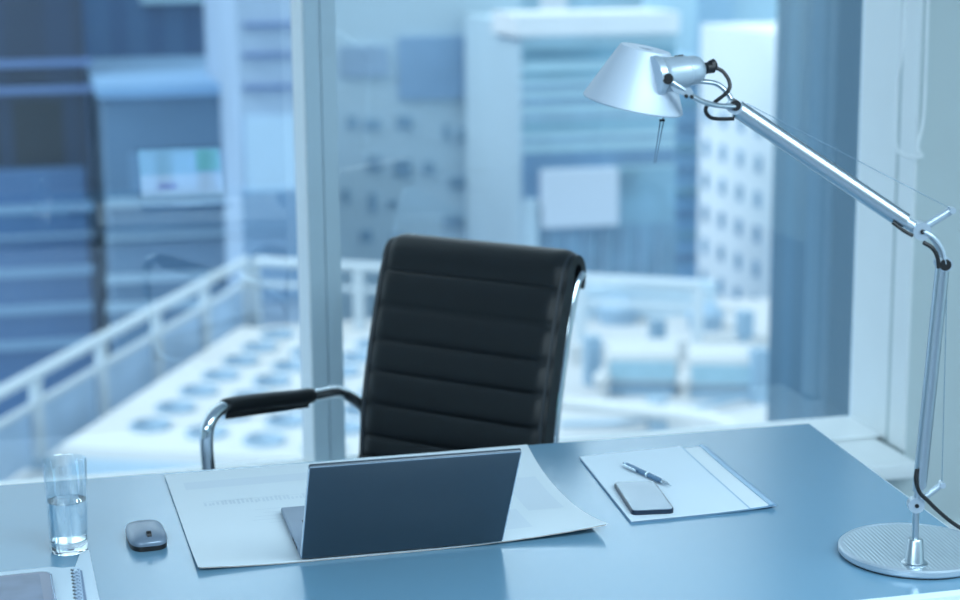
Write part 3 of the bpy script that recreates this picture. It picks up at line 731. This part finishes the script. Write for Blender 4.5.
MB().prism(rrect(-.0345, -.081, .0345, .081, .0075), .0074, .0084).build('glass_face', mat('phone_face', (134, 156, 174), .18, var=.02), ph, smooth=0)
P0, P1 = V((1.028, 3.036, DZ + .0098)), V((1.066, 2.884, DZ + .0098))
pn = thing('ballpoint_pen', 'silver ballpoint pen lying beside the phone on the folder', 'pen', (P0.x, P0.y, DZ + .0048))
dv = (P1 - P0).normalized(); L_ = (P1 - P0).length; sdv = V((-dv.y, dv.x, 0))
M_pen = mat('pen_blue_steel', (92, 122, 150), .22, metal=.9); M_pen2 = mat('pen_silver', (214, 224, 232), .15, metal=1)
MB().lathe([(0, 0), (.0028, 0), (.0028, .008), (.0046, .010), (.0050, .03), (.0050, .078)], P0, dv, 24).build('upper_barrel', M_pen, pn, pn.location)
MB().lathe([(.0051, .078), (.0054, .079), (.0054, .083), (.0051, .084)], P0, dv, 24).build('centre_ring', M_pen2, pn, pn.location)
MB().lathe([(.0050, .084), (.0050, .112), (.0044, .128)], P0, dv, 24).build('lower_barrel', M_pen, pn, pn.location)
MB().lathe([(.0044, .128), (.0030, .140), (.0013, .149), (.0007, L_), (0, L_)], P0, dv, 24).build('tip', M_pen2, pn, pn.location)
MB().box(P0 + dv * .03 - sdv * .0075 + V((0, 0, .001)), (.044, .0016, .004), (dv, sdv, V((0, 0, 1)))).box(P0 + dv * .010 - sdv * .005, (.005, .006, .004), (dv, sdv, V((0, 0, 1)))).build('clip', M_pen2, pn, pn.location)

# ------------------------------------------------------------------ desk lamp
FWv = V((sin(radians(14)), cos(radians(14)), 0)); EW = V((cos(radians(14)), -sin(radians(14)), 0)); UP = V((0, 0, 1))
ST = V((1.284, 2.397, .76))
def LP(lat, z, off=0): return ST + EW * lat + UP * z - FWv * off      # off: towards the camera side
BC = V((1.3205, 2.468, DZ))
lamp = thing('desk_lamp', 'silver articulated desk lamp with a round ribbed base', 'lamp', BC)
M_alu = mat('polished_aluminium', (190, 202, 210), .33, metal=1, var=.02)
M_wire = mat('wire_grey', (96, 124, 146), .5, var=.02)
M_satin = mat('satin_aluminium', (184, 198, 210), .34, metal=.6, var=.02)
# ribbed top of the base
m = bpy.data.materials.new('ribbed_aluminium'); m.use_nodes = True; n = m.node_tree; b = n.nodes['Principled BSDF']
b.inputs['Base Color'].default_value = lin((198, 212, 222)) + (1,); b.inputs['Metallic'].default_value = .8; b.inputs['Roughness'].default_value = .34
tcn = n.nodes.new('ShaderNodeTexCoord'); mpn = n.nodes.new('ShaderNodeMapping'); mpn.inputs['Rotation'].default_value = (0, 0, radians(6))
wv = n.nodes.new('ShaderNodeTexWave'); wv.inputs['Scale'].default_value = 48; wv.bands_direction = 'X'
bp = n.nodes.new('ShaderNodeBump'); bp.inputs['Strength'].default_value = .35; bp.inputs['Distance'].default_value = .0012
n.links.new(tcn.outputs['Object'], mpn.inputs[0]); n.links.new(mpn.outputs[0], wv.inputs[0]); n.links.new(wv.outputs[0], bp.inputs['Height']); n.links.new(bp.outputs[0], b.inputs['Normal'])
M_rib = m
bo = lamp.location
MB().lathe([(0, .0005), (.1140, .0005), (.1140, .003), (0, .003)], BC, n=72).build('base_pad', M_black, lamp, bo)
MB().lathe([(.105, .0030), (.1160, .0030), (.1180, .0055), (.1180, .0125), (.1150, .0150), (.1110, .0152), (.1110, .0140)], BC, n=96).build('base_rim', M_satin, lamp, bo)
MB().lathe([(0, .003), (.1115, .003), (.1115, .0146), (0, .0146)], BC, n=96).build('base', M_rib, lamp, bo, smooth=30)
s0 = V((ST.x, ST.y, DZ + .0146))
MB().lathe([(0, 0), (.0200, 0), (.0200, .0015), (.0155, .003), (.0150, .004), (.0120, .038), (.0105, .040), (0, .040)], s0, n=40).build('stem_socket', M_alu, lamp, bo)
MB().cyl(s0 + UP * .038, LP(-.001, .092), .0050).build('stem', M_alu, lamp, bo)
def disc(lat, z, r, h, name, m, off=0, parent=None):
    return MB().cyl(LP(lat, z, off - h / 2), LP(lat, z, off + h / 2), r, n=28).build(name, m, parent or lamp, bo)
d_ = disc(-.0015, .099, .0125, .014, 'lower_joint', M_satin); disc(-.0015, .099, .0032, .018, 'joint_screw', M_black, parent=None)
MB().tube([LP(.004, .104), LP(.036, .130)], .0048, 12).build('tension_lever', M_satin, lamp, bo)
MB().cyl(LP(.037, .131, -.008), LP(.037, .131, .008), .0045).build('lever_pin', M_satin, lamp, bo)
MB().tube(bez([LP(0, .102), LP(.001, .114), LP(.003, .128)], 4), .0062, 14).build('lower_fork', M_satin, lamp, bo)
MB().cyl(LP(.003, .127), LP(.0235, .470), .0105, n=32).build('lower_arm', M_alu, lamp, bo)
MB().cyl(LP(.0012, .120), LP(.0032, .140), .0085, n=32).build('arm_collar', M_satin, lamp, bo)
# elbow
for off in (-.011, .011):
    MB().tube(bez([LP(.024, .475, off), LP(.018, .497, off), LP(.004, .515, off), LP(-.012, .524, off)], 6), .0048, 10, flat=.8).build('elbow_plate', M_satin, lamp, bo)
disc(.0240, .474, .0112, .027, 'elbow_joint', M_satin)
disc(.0240, .474, .0085, .031, 'elbow_cap', M_black)
disc(-.012, .524, .0135, .027, 'upper_joint', M_satin)
disc(-.012, .524, .0035, .031, 'joint_screw', M_black)
MB().tube([LP(-.008, .528), LP(.033, .554)], .0062, 12).build('tension_lever', M_satin, lamp, bo)
MB().cyl(LP(.033, .554, -.009), LP(.033, .554, .009), .0048).build('lever_pin', M_satin, lamp, bo)
u0, u1 = LP(-.036, .5375), LP(-.288, .7065)
MB().cyl(u0, u1, .0130, n=36).build('upper_arm', M_alu, lamp, bo)
MB().cyl(u0, LP(-.012, .5235), .0085, n=24).build('arm_neck', M_satin, lamp, bo)
MB().cyl(LP(-.292, .7095, -.014), LP(-.292, .7095, .014), .0105, n=28).build('head_joint', M_satin, lamp, bo)
MB().cyl(LP(-.292, .7125, -.017), LP(-.292, .7125, .017), .0078, n=28).build('head_joint_cap', M_black, lamp, bo)
MB().tube([LP(.032, .556, .004), LP(-.274, .714, .004)], .0006, 6).build('tension_wire', M_wire, lamp, bo)
MB().tube([LP(.037, .133, .0), LP(.0305, .47, .0)], .0006, 6).build('tension_wire', M_wire, lamp, bo)
# power cord
cord = bez([LP(-.004, .158, .009), LP(-.006, .142, .012), LP(.0, .123, .013), LP(.014, .108, .010), LP(.034, .088, .004), LP(.06, .066, -.002), LP(.10, .040, -.004), LP(.145, .010, -.01), LP(.20, -.007, -.02), LP(.26, -.0068, -.03)], 8)
cord = [p for p in cord if p.x < 1.40] 
last = cord[-1]
cord += bez([last, last + V((.02, .0, -.02)), V((1.455, last.y + .012, .735)), V((1.47, last.y + .02, .60)), V((1.475, last.y + .03, .2)), V((1.49, last.y + .10, .004)), V((1.6, last.y + .4, .004))], 8)[1:]
MB().tube(cord, .0031, 10).build('power_cord', M_black, lamp, bo)
MB().tube(bez([LP(-.056, .538, .012), LP(-.040, .526, .013), LP(-.026, .518, .013)], 5), .0028, 8).build('arm_cable', M_black, lamp, bo)
MB().tube(bez([LP(-.010, .508, .013), LP(.004, .499, .013), LP(.012, .485, .013), LP(.0145, .469, .013)], 6), .0032, 8).build('arm_cable', M_black, lamp, bo)
# head: body, fork, shade
hb0, hb1 = LP(-.417, .7575, .046), LP(-.333, .7660, .004)
ha = (hb1 - hb0).normalized()
hd = MB().lathe([(0, 0), (.0285, 0), (.0295, .004), (.0295, .010), (.0270, .013), (.0262, .020), (.0245, .030), (.0240, .050), (.0235, .056), (.0215, .058), (.0210, .072), (.0180, .080), (.0145, .083), (0, .083)], hb0, ha, 40).build('head_body', M_satin, lamp, bo)
MB().cyl(hb1 - ha * .002, hb1 + ha * .010, .0085).cyl(hb1 + ha * .006 + UP * .003, hb1 + ha * .013 + UP * .005, .0075).build('dimmer_knob', M_black, lamp, bo)
kn = hb0 + ha * .045 + UP * .0235
MB().box(kn, (.016, .008, .003), (ha, FWv, ha.cross(FWv)), bev=.001).build('switch', M_black, lamp, bo)
MB().cyl(LP(-.3965, .7560, .064), LP(-.3965, .7560, .071), .0078, n=24).build('pivot_cap', M_black, lamp, bo)
for off, k in ((.027, 0), (-.025, 1)):
    pth = [LP(-.3965, .7555, .065), LP(-.376, .742, .061), LP(-.350, .724, .050), LP(-.320, .714, .030), LP(-.292, .711, .012)] if k == 0 else [LP(-.380, .7500, .002), LP(-.350, .746, -.012), LP(-.318, .742, -.018), LP(-.300, .728, -.017), LP(-.291, .711, -.012)]
    MB().tube(bez(pth, 8), .0048, 12, flat=.8).build('head_fork', M_alu, lamp, bo)
gs = MB().prism([(0, 0), (.03, -.003), (.034, -.010), (.026, -.016), (.006, -.008)], -.002, .002)
mx_ = Matrix((EW.to_4d(), UP.to_4d(), FWv.to_4d(), (0, 0, 0, 1))).transposed()
for i_ in range(3): mx_[i_][3] = 0
mx_ = Matrix([[EW.x, UP.x, FWv.x, 0], [EW.y, UP.y, FWv.y, 0], [EW.z, UP.z, FWv.z, 0], [0, 0, 0, 1]])
bmesh.ops.transform(gs.bm, matrix=Matrix.Translation(LP(-.393, .7455, .062)) @ mx_, verts=gs.bm.verts)
gs.build('fork_gusset', M_satin, lamp, bo)
for (a_, z_) in ((-.3700, .7310), (-.3620, .7300)): disc(a_, z_, .0028, .006, 'gusset_screw', M_black, off=.066)
MB().tube(bez([hb1 + ha * .012, LP(-.309, .760), LP(-.300, .745, .004), LP(-.303, .732, .008), LP(-.322, .716, .006)], 8), .0029, 10).build('head_cable', M_black, lamp, bo)
MB().tube(bez([LP(-.331, .716, .004), LP(-.334, .704, .004), LP(-.328, .695, .004), LP(-.316, .692, .004), LP(-.292, .692, .004)], 8), .0029, 10).build('head_cable', M_black, lamp, bo)
sa = (UP * 1.0 + EW * .205 - FWv * -.0).normalized(); sa = (UP + EW * .21 + (-FWv) * .075).normalized()
sb = LP(-.440, .7145); 
hgt = .083
sh = MB().lathe([(.0735, -.001), (.0745, .0008), (.0737, .003), (.0380, hgt - .002), (.0365, hgt), (.012, hgt), (.011, hgt - .001), (.0360, hgt - .0018), (.0722, .002)], sb, sa, 72, closed=True).build('lamp_shade', mat('shade_white', (186, 198, 212), .42, metal=.15, var=.01), lamp, bo, smooth=40)
MB().lathe([(0, hgt - .012), (.0115, hgt - .012), (.0115, hgt - .001), (0, hgt - .001)], sb, sa, 24).build('shade_vent', mat('vent_grey', (120, 134, 150), .5), sh if False else lamp, bo)
MB().lathe([(0, .0), (.008, .002), (.017, .018), (.019, .032), (.012, .052), (.011, .066), (0, .066)], sb + sa * .008, sa, 24).build('bulb', mat('bulb_frosted', (220, 226, 230), .5), lamp, bo)
MB().box(LP(-.3975, .6905, .004), (.008, .006, .0028), (EW, FWv, UP)).build('rod_clip', M_black, lamp, bo)
for dx in (0, .0048):
    MB().tube([LP(-.400 + dx, .690, .004), LP(-.4085 + dx * .5, .628, .004)], .0009, 6).build('guide_rod', M_wire, lamp, bo)
MB().tube([LP(-.3975, .690, .004), LP(-.392, .708, .012)], .0013, 6).build('guide_rod', M_steel, lamp, bo)

# ------------------------------------------------------------------ roller blind with its bead chain
YB = 4.33
ca, cb_, cc = at_y(905, 0, YB), at_y(915, 157, YB), at_y(928, 0, YB)
bl = thing('roller_blind', 'roller blind over the window with a thin white hanging chain loop', 'blind', (.9, YB, 2.62))
MB().cyl((-2.9, YB + .02, 2.62), (cc.x + .04, YB + .02, 2.62), .035).build('roller', M_frame, bl, bl.location)
sgn = ca.x - cb_.x
ch = [V((ca.x, YB, 2.60)), V((ca.x, YB, ca.z)), V((ca.x - .014, YB, ca.z - .22)), V((ca.x - .012, YB, cb_.z + .055)), V((ca.x + .006, YB, cb_.z + .010)), V((cb_.x + .018, YB, cb_.z)), V((cc.x - .012, YB, cb_.z + .03)), V((cc.x + .002, YB, cb_.z + .12)), V((cc.x, YB, ca.z)), V((cc.x - .01, YB, 2.60))]
MB().tube(bez(ch, 10), .0042, 8).build('chain', mat('chain_white', (240, 246, 250), .5), bl, bl.location)['label'] = 'white plastic bead chain loop'
